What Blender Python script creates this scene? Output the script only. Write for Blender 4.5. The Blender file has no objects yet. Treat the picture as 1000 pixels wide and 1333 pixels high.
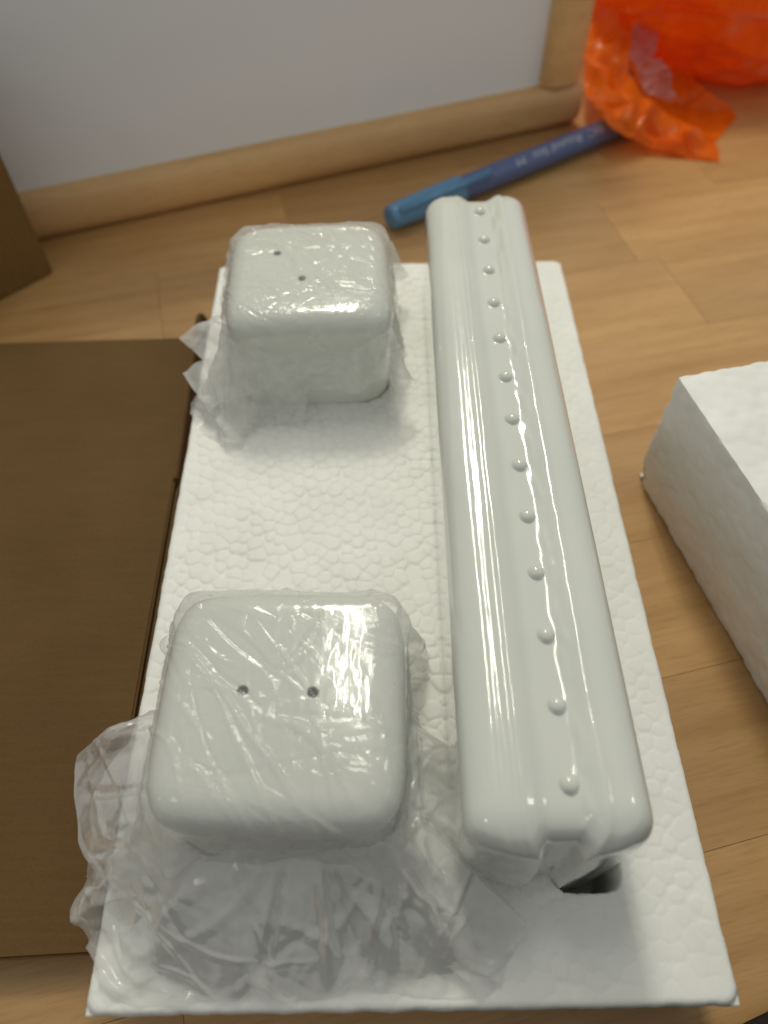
import bpy, bmesh, math, random
import numpy as np
from mathutils import Vector, Matrix, noise as mnoise

random.seed(5)
rng = np.random.default_rng(11)
scene = bpy.context.scene
COL = scene.collection
R = math.radians

# ------------------------------------------------------------------ camera
cam_d = bpy.data.cameras.new('camera')
cam = bpy.data.objects.new('camera', cam_d)
COL.objects.link(cam)
cam.location = (0.06996, -0.00196, 0.20077)
cam.rotation_euler = (0.60892, 0.00761, -0.01411)
cam_d.sensor_fit = 'HORIZONTAL'
cam_d.sensor_width = 36.0
cam_d.lens = 36.0 * 953.24 / 1000.0
cam_d.clip_start = 0.005
cam_d.clip_end = 50
cam_d.dof.use_dof = True
cam_d.dof.focus_distance = 0.20
cam_d.dof.aperture_fstop = 11
scene.camera = cam

# ------------------------------------------------------------------ room light
world = bpy.data.worlds.new('World')
scene.world = world
world.use_nodes = True
bg = world.node_tree.nodes['Background']
bg.inputs['Color'].default_value = (0.98, 1.0, 0.965, 1)
bg.inputs['Strength'].default_value = 0.38

def area_lamp(name, loc, target, sx, sy, power, col, spread=math.pi):
    d = bpy.data.lights.new(name, 'AREA')
    d.shape = 'RECTANGLE'
    d.size, d.size_y = sx, sy
    d.energy = power
    d.color = col
    o = bpy.data.objects.new(name, d)
    COL.objects.link(o)
    o.location = loc
    v = Vector(target) - Vector(loc)
    o.rotation_euler = v.to_track_quat('-Z', 'Y').to_euler()
    return o

WARM = (1.0, 0.97, 0.82)
for lx in (0.02, 0.09):                       # the two tubes of a ceiling fitting
    l = area_lamp('ceiling_tube', (lx, 0.85, 1.10), (lx, 0.85, 0), 0.012, 0.85, 2.6, WARM)
    l.rotation_euler = (0, 0, R(4))
sd = bpy.data.lights.new('desk_lamp', 'SPOT')     # main lamp above and beyond the tray
sd.energy = 9.6
sd.color = WARM
sd.shadow_soft_size = 0.085
sd.spot_size = R(62)
sd.spot_blend = 1.0
so = bpy.data.objects.new('desk_lamp', sd)
COL.objects.link(so)
so.location = (0.03, 0.74, 0.82)
so.rotation_euler = (Vector((0.085, 0.215, 0)) - Vector(so.location)).to_track_quat('-Z', 'Y').to_euler()

area_lamp('side_lamp', (1.05, 0.22, 0.80), (0.08, 0.1, 0), 0.10, 0.16, 0.34, WARM)      # two small far lamps in the room
area_lamp('side_lamp', (-0.75, -0.45, 0.95), (0.08, 0.1, 0), 0.10, 0.14, 0.34, WARM)

scene.view_settings.view_transform = 'Standard'
scene.view_settings.look = 'None'
scene.view_settings.exposure = 0.0
scene.view_settings.gamma = 1.0
scene.render.engine = 'CYCLES'
scene.cycles.max_bounces = 10
scene.cycles.transparent_max_bounces = 16
scene.cycles.use_denoising = True

# ------------------------------------------------------------------ helpers
def obj(name, me, mat=None, parent=None, smooth=True, loc=None):
    if isinstance(me, bmesh.types.BMesh):
        m = bpy.data.meshes.new(name)
        me.to_mesh(m); me.free(); me = m
    if smooth:
        me.polygons.foreach_set('use_smooth', [True] * len(me.polygons))
    o = bpy.data.objects.new(name, me)
    COL.objects.link(o)
    if mat:
        me.materials.clear(); me.materials.append(mat)
    if parent:
        o.parent = parent
    if loc:
        o.location = loc
    return o

def empty(name, loc=(0, 0, 0), rz=0.0):
    o = bpy.data.objects.new(name, None)
    o.empty_display_size = 0.01
    o.location = loc; o.rotation_euler = (0, 0, rz)
    COL.objects.link(o)
    return o

def tag(o, label, cat, group=None, kind=None):
    if label: o['label'] = label
    if cat: o['category'] = cat
    if group: o['group'] = group
    if kind: o['kind'] = kind
    return o

def grid_mesh(name, P, close_u=False):
    """P: (nu, nv, 3) array of points -> quad mesh."""
    nu, nv = P.shape[:2]
    idx = np.arange(nu * nv).reshape(nu, nv)
    if close_u:
        a = idx; b = np.roll(idx, -1, 0)
    else:
        a = idx[:-1]; b = idx[1:]
    F = np.stack([a[:, :-1], b[:, :-1], b[:, 1:], a[:, 1:]], -1).reshape(-1, 4)
    me = bpy.data.meshes.new(name)
    me.from_pydata(P.reshape(-1, 3).tolist(), [], F.tolist())
    me.update()
    return me

def sstep(a, b, x):
    t = np.clip((x - a) / (b - a), 0, 1)
    return t * t * (3 - 2 * t)

def vnoise(P, scale, seed=0, octaves=2):
    """smooth noise at points P (..., 3), about -1..1"""
    sh = P.shape[:-1]
    Q = (P.reshape(-1, 3) / scale + seed * 17.3)
    out = np.fromiter((mnoise.fractal(Vector(q), 0.8, 2.0, octaves) for q in Q), float, len(Q))
    return out.reshape(sh)

def creases(P, n, w, length, seed, lo=None, hi=None, bias=None):
    """sharp folds: sum of n tent shaped ridges, random place, direction and length. P (...,2|3)"""
    g = np.random.default_rng(seed)
    D = P.shape[-1]
    flat = P.reshape(-1, D)
    lo = flat.min(0) if lo is None else np.array(lo)
    hi = flat.max(0) if hi is None else np.array(hi)
    h = np.zeros(len(flat))
    for _ in range(n):
        c = lo + (hi - lo) * g.random(D)
        d = g.normal(size=D)
        if bias is not None:
            d = np.array(bias) + 0.45 * d
        d /= np.linalg.norm(d)
        q = flat - c
        s = q @ d
        t2 = np.maximum((q * q).sum(1) - s * s, 0)
        L = length * (0.4 + 1.2 * g.random())
        ww = w * (0.4 + 1.3 * g.random())
        curve = s + (0.35 * g.normal()) * t2 / L
        h += np.sign(g.random() - 0.4) * np.maximum(0, 1 - np.abs(curve) / ww) * np.exp(-t2 / (L * L))
    return h.reshape(P.shape[:-1])

def cells(XY, size, seed, jitter=0.85):
    """foam beads: distances to the nearest two seeds of a jittered close-packed lattice (2-D or 3-D points)"""
    import itertools
    D = XY.shape[-1]
    flat = XY.reshape(-1, D) / size
    if D == 2:
        a = 0.37
        flat = np.stack([flat[:, 0] * math.cos(a) - flat[:, 1] * math.sin(a), flat[:, 0] * math.sin(a) + flat[:, 1] * math.cos(a)], 1)
    sq = np.array([1.0, 0.866, 0.816])[:D]
    lat = flat / sq
    ij = np.floor(lat).astype(int)
    f1 = np.full(len(flat), 9.0); f2 = f1.copy(); idn = np.zeros(len(flat))
    rngs = [range(-2, 3)] * D if D == 2 else [range(-1, 2)] * D
    for off in itertools.product(*rngs):
        c = ij + np.array(off)
        comp = []
        for k in range(D + 1):
            v = np.sin(c @ (np.array([127.1, 311.7, 74.7])[:D] * (1 + 0.37 * k)) + seed * 3.1 + k * 9.7) * 43758.5453
            comp.append(v - np.floor(v))
        ctr = c + 0.5 + jitter * (np.stack(comp[:D], -1) - 0.5)
        ctr[:, 0] += 0.5 * (c[:, 1] % 2)
        ctr = ctr * sq
        d = np.sqrt(((flat - ctr) ** 2).sum(1)) - 0.34 * (comp[D] - 0.5)
        new = d < f1
        f2 = np.where(new, f1, np.minimum(f2, d))
        idn = np.where(new, comp[D], idn)
        f1 = np.where(new, d, f1)
    sh = XY.shape[:-1]
    return f1.reshape(sh), f2.reshape(sh), idn.reshape(sh)

# ------------------------------------------------------------------ materials
def new_mat(name):
    m = bpy.data.materials.new(name)
    m.use_nodes = True
    nt = m.node_tree
    return m, nt, nt.nodes, nt.links, nt.nodes['Principled BSDF']

def coords(N, L, scale=(1, 1, 1), kind='Object'):
    tc = N.new('ShaderNodeTexCoord'); mp = N.new('ShaderNodeMapping')
    mp.inputs['Scale'].default_value = scale
    L.new(tc.outputs[kind], mp.inputs['Vector'])
    return mp.outputs['Vector']

def noise_tex(N, L, vec, scale, detail=4, rough=0.55):
    t = N.new('ShaderNodeTexNoise')
    t.inputs['Scale'].default_value = scale
    t.inputs['Detail'].default_value = detail
    t.inputs['Roughness'].default_value = rough
    L.new(vec, t.inputs['Vector'])
    return t.outputs['Fac']

def ramp(N, L, fac, stops):
    r = N.new('ShaderNodeValToRGB')
    e = r.color_ramp.elements
    while len(e) < len(stops): e.new(0.5)
    for k, (p, c) in enumerate(stops):
        e[k].position = p; e[k].color = (*c, 1)
    L.new(fac, r.inputs['Fac'])
    return r.outputs['Color']

def bump(N, L, bsdf, fac, strength, dist):
    b = N.new('ShaderNodeBump')
    b.inputs['Strength'].default_value = strength
    b.inputs['Distance'].default_value = dist
    L.new(fac, b.inputs['Height'])
    L.new(b.outputs['Normal'], bsdf.inputs['Normal'])
    return b

def mix(N, L, a, b, fac, mode='MIX'):
    m = N.new('ShaderNodeMix'); m.data_type = 'RGBA'; m.blend_type = mode
    for sock, v in ((m.inputs[6], a), (m.inputs[7], b), (m.inputs[0], fac)):
        if hasattr(v, 'is_linked'): L.new(v, sock)
        else: sock.default_value = v if not isinstance(v, tuple) else (*v, 1)
    return m.outputs[2]

def mat_wood(name, dark, mid, light, along=(4, 60, 60), tone=0.0, rough=0.38, coat=0.25):
    m, nt, N, L, b = new_mat(name)
    oi = N.new('ShaderNodeObjectInfo')
    tc = N.new('ShaderNodeTexCoord')
    add = N.new('ShaderNodeVectorMath'); add.operation = 'MULTIPLY_ADD'
    comb = N.new('ShaderNodeCombineXYZ')
    for k in range(3): L.new(oi.outputs['Random'], comb.inputs[k])
    add.inputs[1].default_value = (31, 17, 23)
    L.new(comb.outputs[0], add.inputs[0]); L.new(tc.outputs['Object'], add.inputs[2])
    mp = N.new('ShaderNodeMapping'); mp.inputs['Scale'].default_value = along
    L.new(add.outputs[0], mp.inputs['Vector'])
    g = noise_tex(N, L, mp.outputs['Vector'], 2.2, 8, 0.62)
    c = ramp(N, L, g, [(0.28, dark), (0.5, mid), (0.74, light)])
    mp2 = N.new('ShaderNodeMapping'); mp2.inputs['Scale'].default_value = (along[0] * 12, along[1] * 9, along[2] * 9)
    L.new(add.outputs[0], mp2.inputs['Vector'])
    fl = noise_tex(N, L, mp2.outputs['Vector'], 2.0, 3, 0.6)
    c = mix(N, L, c, ramp(N, L, fl, [(0.30, (0.72, 0.66, 0.58)), (0.48, (1, 1, 1))]), 0.45, 'MULTIPLY')
    mp3 = N.new('ShaderNodeMapping'); mp3.inputs['Scale'].default_value = (8, 26, 26)
    L.new(add.outputs[0], mp3.inputs['Vector'])
    cl = noise_tex(N, L, mp3.outputs['Vector'], 1.0, 2, 0.5)
    c = mix(N, L, c, ramp(N, L, cl, [(0.3, (0.86, 0.83, 0.80)), (0.7, (1.08, 1.08, 1.06))]), 0.8, 'MULTIPLY')
    if tone:
        hs = N.new('ShaderNodeHueSaturation')
        mr = N.new('ShaderNodeMapRange')
        mr.inputs['To Min'].default_value = 1 - tone; mr.inputs['To Max'].default_value = 1 + tone
        L.new(oi.outputs['Random'], mr.inputs['Value'])
        L.new(mr.outputs[0], hs.inputs['Value']); L.new(c, hs.inputs['Color'])
        c = hs.outputs['Color']
    L.new(c, b.inputs['Base Color'])
    b.inputs['Roughness'].default_value = rough
    b.inputs['Coat Weight'].default_value = coat
    b.inputs['Coat Roughness'].default_value = 0.3
    bump(N, L, b, fl, 0.12, 0.0006)
    return m

M_PLANK = mat_wood('beech_strip', (0.42, 0.235, 0.082), (0.50, 0.292, 0.116), (0.56, 0.337, 0.146), tone=0.13)
M_FRAME = mat_wood('pale_pine', (0.60, 0.365, 0.155), (0.70, 0.44, 0.20), (0.76, 0.50, 0.245), along=(5, 40, 40), rough=0.45, coat=0.1)

def mat_foam(name):
    m, nt, N, L, b = new_mat(name)
    v = coords(N, L)
    n = noise_tex(N, L, v, 60, 3)
    c = ramp(N, L, n, [(0.3, (0.80, 0.80, 0.76)), (0.7, (0.87, 0.87, 0.835))])
    L.new(c, b.inputs['Base Color'])
    b.inputs['Roughness'].default_value = 0.55
    b.inputs['Specular IOR Level'].default_value = 0.35
    b.inputs['Subsurface Weight'].default_value = 0.12
    b.inputs['Subsurface Radius'].default_value = (0.003, 0.003, 0.003)
    b.inputs['Subsurface Scale'].default_value = 1.0
    n2 = noise_tex(N, L, v, 1300, 3)
    bump(N, L, b, n2, 0.25, 0.0002)
    return m
M_FOAM = mat_foam('expanded_polystyrene')

def mat_ceramic():
    m, nt, N, L, b = new_mat('white_glaze')
    v = coords(N, L)
    n = noise_tex(N, L, v, 25, 2)
    c = ramp(N, L, n, [(0.3, (0.645, 0.665, 0.615)), (0.7, (0.69, 0.705, 0.65))])
    L.new(c, b.inputs['Base Color'])
    b.inputs['Roughness'].default_value = 0.16
    b.inputs['Coat Weight'].default_value = 1.0
    b.inputs['Coat Roughness'].default_value = 0.022
    v2 = coords(N, L, (1, 0.35, 1))
    n2 = noise_tex(N, L, v2, 170, 2)
    bp = bump(N, L, b, n2, 0.32, 0.0006)
    L.new(bp.outputs['Normal'], b.inputs['Coat Normal'])
    return m
M_CER = mat_ceramic()

def mat_plain(name, col, rough=0.6, spec=0.5, nscale=0, nstr=0.0, var=0.0, coat=0):
    m, nt, N, L, b = new_mat(name)
    b.inputs['Roughness'].default_value = rough
    b.inputs['Specular IOR Level'].default_value = spec
    b.inputs['Coat Weight'].default_value = coat
    v = coords(N, L)
    n = noise_tex(N, L, v, nscale or 50, 4)
    lo = tuple(x * (1 - var) for x in col); hi = tuple(min(1, x * (1 + var)) for x in col)
    L.new(ramp(N, L, n, [(0.3, lo), (0.7, hi)]), b.inputs['Base Color'])
    if nstr: bump(N, L, b, n, nstr, 0.0005)
    return m

M_BOARD = mat_plain('white_board', (0.85, 0.875, 0.915), 0.5, 0.4, 8, 0, 0.015)
M_HOLE = mat_plain('hole_shade_black', (0.03, 0.03, 0.03), 0.9)  # black colour stands in for shade down the shaker holes
M_FLOOR_UNDER = mat_plain('floor_underlay', (0.16, 0.08, 0.03), 0.8)
M_CAP = mat_plain('blue_pen_cap', (0.105, 0.26, 0.46), 0.35, 0.5, 300, 0.05, 0.05)
M_BARREL = mat_plain('navy_pen_barrel', (0.085, 0.125, 0.28), 0.32, 0.5, 300, 0.05, 0.05)
M_INK = mat_plain('white_print', (0.45, 0.46, 0.53), 0.5)
M_CLOTH = mat_plain('charcoal_fabric', (0.022, 0.023, 0.026), 0.95, 0.2, 1500, 0.8, 0.4)

def mat_card(name, lo, hi):
    m, nt, N, L, b = new_mat(name)
    v = coords(N, L, (60, 900, 60))
    n = noise_tex(N, L, v, 1.0, 4, 0.6)
    v2 = coords(N, L)
    n2 = noise_tex(N, L, v2, 22, 4)
    c = ramp(N, L, n2, [(0.3, lo), (0.7, hi)])
    c = mix(N, L, c, ramp(N, L, n, [(0.3, (0.86, 0.85, 0.84)), (0.7, (1.05, 1.05, 1.05))]), 0.7, 'MULTIPLY')
    L.new(c, b.inputs['Base Color'])
    b.inputs['Roughness'].default_value = 0.75
    b.inputs['Specular IOR Level'].default_value = 0.25
    wv = N.new('ShaderNodeTexWave'); wv.inputs['Scale'].default_value = 60; wv.inputs['Distortion'].default_value = 0.6
    L.new(v2, wv.inputs['Vector'])
    sp = noise_tex(N, L, v2, 900, 3, 0.7)
    ad = N.new('ShaderNodeMath'); ad.operation = 'MULTIPLY_ADD'; ad.inputs[1].default_value = 0.25
    L.new(wv.outputs['Fac'], ad.inputs[0]); L.new(sp, ad.inputs[2])
    bump(N, L, b, ad.outputs[0], 0.22, 0.0004)
    c2 = mix(N, L, c, ramp(N, L, sp, [(0.30, (0.72, 0.70, 0.68)), (0.45, (1, 1, 1)), (0.66, (1, 1, 1)), (0.74, (1.35, 1.32, 1.3))]), 0.6, 'MULTIPLY')
    L.new(c2, b.inputs['Base Color'])
    return m
M_CARD = mat_card('brown_cardboard', (0.116, 0.062, 0.018), (0.136, 0.075, 0.023))
M_CARD2 = mat_card('tan_cardboard', (0.205, 0.112, 0.034), (0.235, 0.132, 0.042))

def mat_film(name, tint, haze, rough, trans_tint=(0.97, 0.97, 0.97), fres=0.22, gmax=0.8):
    m, nt, N, L, b = new_mat(name)
    N.remove(b)
    out = N['Material Output']
    v = coords(N, L)
    bp = N.new('ShaderNodeBump'); bp.inputs['Strength'].default_value = 0.06; bp.inputs['Distance'].default_value = 0.0006
    L.new(noise_tex(N, L, v, 420, 3), bp.inputs['Height'])
    nrm = bp.outputs['Normal']
    T = N.new('ShaderNodeBsdfTransparent'); T.inputs['Color'].default_value = (*trans_tint, 1)
    D = N.new('ShaderNodeBsdfDiffuse'); D.inputs['Color'].default_value = (*tint, 1)
    X = N.new('ShaderNodeBsdfTranslucent'); X.inputs['Color'].default_value = (*tint, 1)
    G = N.new('ShaderNodeBsdfGlossy'); G.inputs['Roughness'].default_value = rough
    for s in (D, X, G): L.new(nrm, s.inputs['Normal'])
    dx = N.new('ShaderNodeMixShader'); dx.inputs[0].default_value = 0.42
    L.new(D.outputs[0], dx.inputs[1]); L.new(X.outputs[0], dx.inputs[2])
    a = N.new('ShaderNodeMixShader')
    hz = N.new('ShaderNodeMapRange')
    hz.inputs['From Min'].default_value = 0.3; hz.inputs['From Max'].default_value = 0.7
    hz.inputs['To Min'].default_value = haze * 0.75; hz.inputs['To Max'].default_value = min(1, haze * 1.25)
    L.new(noise_tex(N, L, v, 90, 3), hz.inputs['Value']); L.new(hz.outputs[0], a.inputs[0])
    L.new(T.outputs[0], a.inputs[1]); L.new(dx.outputs[0], a.inputs[2])
    lw = N.new('ShaderNodeLayerWeight'); lw.inputs['Blend'].default_value = fres
    L.new(nrm, lw.inputs['Normal'])
    mm = N.new('ShaderNodeMath'); mm.operation = 'MULTIPLY'; mm.inputs[1].default_value = gmax
    L.new(lw.outputs['Fresnel'], mm.inputs[0])
    mn = N.new('ShaderNodeMath'); mn.operation = 'MINIMUM'; mn.inputs[1].default_value = 0.27
    L.new(mm.outputs[0], mn.inputs[0]); mm = mn
    f = N.new('ShaderNodeMixShader'); L.new(mm.outputs[0], f.inputs[0])
    L.new(a.outputs[0], f.inputs[1]); L.new(G.outputs[0], f.inputs[2])
    L.new(f.outputs[0], out.inputs['Surface'])
    return m
M_FILM = mat_film('milky_polythene_film', (0.95, 0.95, 0.93), 0.24, 0.09, (0.99, 0.99, 0.985), fres=0.28, gmax=0.9)
M_SKIRT = mat_film('loose_polythene_film', (0.98, 0.98, 0.97), 0.43, 0.085, (0.99, 0.99, 0.985), fres=0.28, gmax=0.8)
M_FLAP = mat_film('doubled_polythene_film', (0.94, 0.94, 0.92), 0.66, 0.15, (0.98, 0.98, 0.975), fres=0.2, gmax=0.8)
M_FILM_TIGHT = mat_film('thin_polythene_film', (0.80, 0.80, 0.77), 0.26, 0.20, fres=0.07, gmax=0.6)
M_ORANGE = mat_film('orange_polythene', (1.0, 0.21, 0.012), 0.80, 0.12, (1.0, 0.34, 0.06), 0.24, 0.8)
M_WRAP = mat_film('clear_wrapper_film', (0.55, 0.40, 0.40), 0.45, 0.2, (0.9, 0.66, 0.66), 0.12, 0.7)

# ------------------------------------------------------------------ floor
ZF = -0.032
A13 = R(13.0)
ca, sa = math.cos(A13), math.sin(A13)
floor = empty('floor'); floor['kind'] = 'structure'
bm = bmesh.new()
vs = [bm.verts.new(p) for p in ((-6, -6, ZF - 0.004), (6, -6, ZF - 0.004), (6, 6, ZF - 0.004), (-6, 6, ZF - 0.004))]
bm.faces.new(vs)
obj('underlay', bm, M_FLOOR_UNDER, floor, smooth=False)
SW, SL = 0.052, 0.2384
bm = bmesh.new()
bmesh.ops.create_cube(bm, size=1)
bmesh.ops.scale(bm, vec=(SL - 0.00008, SW - 0.00008, 0.004), verts=bm.verts)
bmesh.ops.translate(bm, vec=(0, 0, -0.002), verts=bm.verts)
bmesh.ops.bevel(bm, geom=[e for e in bm.edges], offset=0.00010, segments=1, affect='EDGES')
plank_me = bpy.data.meshes.new('plank'); bm.to_mesh(plank_me); bm.free()
plank_me.materials.append(M_PLANK)
pr = random.Random(3)
start = {5: 0.0286, 4: 0.040, 3: 0.118, 2: 0.19, 1: 0.07, 0: 0.155, 6: 0.10, 7: 0.205}
for k in range(-4, 14):
    s0 = start.get(k, pr.random() * SL)
    for j in range(-3, 4):
        a = s0 + SL * (j + 0.5)
        if a < -0.60 or a > 0.85: continue
        n = (k + 0.5) * SW
        o = obj('plank', plank_me, None, floor, smooth=False,
                loc=(ca * a - sa * n, sa * a + ca * n, ZF + pr.uniform(-0.00005, 0.00005)))
        o.rotation_euler = (0, 0, A13)

# ------------------------------------------------------------------ polystyrene tray (relief sheet with sockets + sides)
TW, TL = 0.150, 0.2717
def rrect(X, Y, cx, cy, hx, hy, r, ang=0.0):
    c, s = math.cos(ang), math.sin(ang)
    x = (X - cx) * c + (Y - cy) * s; y = -(X - cx) * s + (Y - cy) * c
    qx = np.abs(x) - (hx - r); qy = np.abs(y) - (hy - r)
    return np.hypot(np.maximum(qx, 0), np.maximum(qy, 0)) + np.minimum(np.maximum(qx, qy), 0) - r

BAR_X, BAR_Y0, BAR_Y1, BAR_HW, BAR_Z = 0.1078, 0.0252, 0.2640, 0.0193, 0.040
REAR = (0.0450, 0.2158, 0.030)
FRONT = (0.0455, 0.0600, -0.030)
SH = 0.0291          # half width of a shaker at the top

def build_tray():
    nx, ny = 330, 590
    u = np.linspace(0, 1, nx); v = np.linspace(0, 1, ny)
    U, V = np.meshgrid(u, v, indexing='ij')
    X = U * TW; Y = V * TL
    P2 = np.stack([X, Y, 0 * X], -1)
    # ragged outline
    ex = np.minimum(X, TW - X); ey = np.minimum(Y, TL - Y)
    rag = 0.00032 * vnoise(P2[::3, ::3], 0.006, 3)
    rag = np.repeat(np.repeat(rag, 3, 0), 3, 1)[:nx, :ny]
    X = X + rag * np.exp(-ex / 0.003) ; Y = Y + rag * np.exp(-ey / 0.003)
    f1, f2, idn = cells(np.stack([X, Y], -1), 0.0047, 2.0, 0.55)
    edge = np.clip((f2 - f1) / 0.50, 0, 1)
    gr = np.clip(np.minimum((f2 - f1) / 0.17, (0.62 - f1) / 0.12), 0, 1)
    dome = 0.62 * gr * gr * (3 - 2 * gr) + 0.38 * np.maximum(1 - (np.maximum(f1, 0) / 0.75) ** 2.4, 0)
    # how well fused the beads are: open in the middle, smooth skin on the right strip and in front
    Pn = np.stack([X[::4, ::4], Y[::4, ::4], 0 * X[::4, ::4]], -1)
    fus = vnoise(Pn, 0.03, 7); fus = np.repeat(np.repeat(fus, 4, 0), 4, 1)[:nx, :ny]
    amp = 0.00060 * np.clip(0.95 + 0.5 * fus, 0.3, 1.4)
    amp = amp * (1 - 0.55 * sstep(0.118, 0.130, X)) * (1 - 0.25 * sstep(0.035, 0.012, Y))
    amp = amp * (0.35 + 0.65 * sstep(0.001, 0.006, np.minimum(ex, ey)))
    Z = (dome - 1) * amp + (idn - 0.5) * amp * 0.12
    pits = (idn > 0.965) & (edge > 0.0)
    Z -= np.where(pits, 0.0005 * dome * (amp / 0.00060), 0)
    # rounded outer edge
    e = np.minimum(ex, ey); re = 0.0018
    cor = rrect(X, Y, TW / 2, TL / 2, TW / 2, TL / 2, 0.004)
    e = np.maximum(np.minimum(e, -cor), 0)
    Z -= np.where(e < re, re - np.sqrt(np.maximum(re * re - (re - e) ** 2, 0)), 0)
    # sockets
    wob = 0.0009 * fus + 0.00035 * (dome - 0.6)
    d1 = rrect(X, Y, 0.1190, (BAR_Y0 + BAR_Y1) / 2 - 0.0009, 0.0082, (BAR_Y1 - BAR_Y0) / 2 + 0.0003, 0.004) + wob * 0.6
    d2 = rrect(X, Y, REAR[0], REAR[1], SH - 0.0023, SH - 0.0023, 0.009, REAR[2]) + wob * 0.7
    d3 = rrect(X, Y, FRONT[0], FRONT[1], SH - 0.0023, SH - 0.0023, 0.009, FRONT[2]) + wob * 0.7
    d = np.minimum(np.minimum(d1, d2), d3)
    Z -= 0.024 * sstep(0.0007, -0.0012, d) + 0.00025 * np.exp(-np.maximum(d, 0) / 0.0008)
    P = np.stack([X, Y, Z], -1)
    # sides with a little draft
    def ring(scale, z):
        Q = P.copy()
        return Q
    me = grid_mesh('foam_tray', P)
    bm = bmesh.new(); bm.from_mesh(me); bpy.data.meshes.remove(me)
    be = [e_ for e_ in bm.edges if e_.is_boundary]
    for zz in (-0.010, -0.021, ZF):
        r = bmesh.ops.extrude_edge_only(bm, edges=be)
        nv = [g for g in r['geom'] if isinstance(g, bmesh.types.BMVert)]
        be = [g for g in r['geom'] if isinstance(g, bmesh.types.BMEdge) and g.is_boundary]
        for w in nv:
            w.co.z = zz
            w.co.x += (TW / 2 - w.co.x) * 0.006
            w.co.y += (TL / 2 - w.co.y) * 0.006 if w.co.y > TL / 2 else 0.0012
    bmesh.ops.recalc_face_normals(bm, faces=bm.faces)
    return obj('foam_tray', bm, M_FOAM)
tray = build_tray()
tag(tray, 'white polystyrene packing tray of fused beads holding two wrapped shakers and a long ceramic bar', 'foam tray')

# second block of foam, to the right
def build_block():
    # corners of the block: bottom then top
    zt, zb = 0.030, ZF + 0.0003
    t = np.array([(0.1665, 0.1690), (0.1790, 0.1150), (0.1980, 0.1760)])
    a = np.array([0.1665, 0.1690]); along = (np.array([0.1793, 0.1150]) - a); along /= np.linalg.norm(along)
    back = np.array([0.1980, 0.1762]) - a; back /= np.linalg.norm(back)
    Lg, Wd = 0.17, 0.115
    top = [a, a + back * Wd, a + back * Wd + along * Lg, a + along * Lg]
    off = np.array([0.1715, 0.1765]) - a
    bot = [a + off, a + off + back * (Wd + 0.0) , a + back * Wd + along * Lg + off, a + along * Lg + off]
    n = (120, 180, 76)   # across, along, up
    bm = bmesh.new()
    vid = {}
    def vert(i, j, k):
        if (i, j, k) not in vid:
            s, r, h = i / n[0], j / n[1], k / n[2]
            pb = (bot[0] * (1 - s) + bot[1] * s) * (1 - r) + (bot[3] * (1 - s) + bot[2] * s) * r
            pt = (top[0] * (1 - s) + top[1] * s) * (1 - r) + (top[3] * (1 - s) + top[2] * s) * r
            p = pb * (1 - h) + pt * h
            vid[(i, j, k)] = bm.verts.new((p[0], p[1], zb + (zt - zb) * h))
        return vid[(i, j, k)]
    def face(f, na, nb):
        for x in range(na):
            for y in range(nb):
                bm.faces.new((vert(*f(x, y)), vert(*f(x + 1, y)), vert(*f(x + 1, y + 1)), vert(*f(x, y + 1))))
    face(lambda x, y: (x, y, n[2]), n[0], n[1]); face(lambda x, y: (x, y, 0), n[0], n[1])
    face(lambda x, y: (x, 0, y), n[0], n[2]); face(lambda x, y: (x, n[1], y), n[0], n[2])
    face(lambda x, y: (0, x, y), n[1], n[2]); face(lambda x, y: (n[0], x, y), n[1], n[2])
    bmesh.ops.recalc_face_normals(bm, faces=bm.faces)
    bm.normal_update()
    V = np.array([v.co for v in bm.verts]); Nn = np.array([v.normal for v in bm.verts])
    f1, f2, idn = cells(V, 0.0050, 5.0)
    dome = np.maximum(1 - (np.maximum(f1, 0) / 0.62) ** 3.0, 0)
    low = vnoise(V, 0.02, 4)
    h = (dome - 1) * 0.00040 + (idn - 0.5) * 0.00008 + low * 0.00025
    sharp = np.array([max([e.calc_face_angle(0) for e in v.link_edges]) > 0.6 for v in bm.verts])
    h = h - np.where(sharp, 0.0002 + 0.0003 * (idn > 0.85), 0)
    # crumbled bite out of the lower back corner
    c0 = np.array([*bot[0], zb + 0.003])
    h -= 0.0035 * np.exp(-(((V - c0) / 0.004) ** 2).sum(1)) * (0.4 + idn)
    V = V + Nn * h[:, None]
    V[:, 2] = np.maximum(V[:, 2], ZF + 0.0002)
    for v, c in zip(bm.verts, V): v.co = c
    o = obj('foam_block', bm, M_FOAM)
    o.data.set_sharp_from_angle(angle=R(35))
    return o
tag(build_block(), 'plain white polystyrene block lying on the floor at the right edge', 'foam block')

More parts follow.
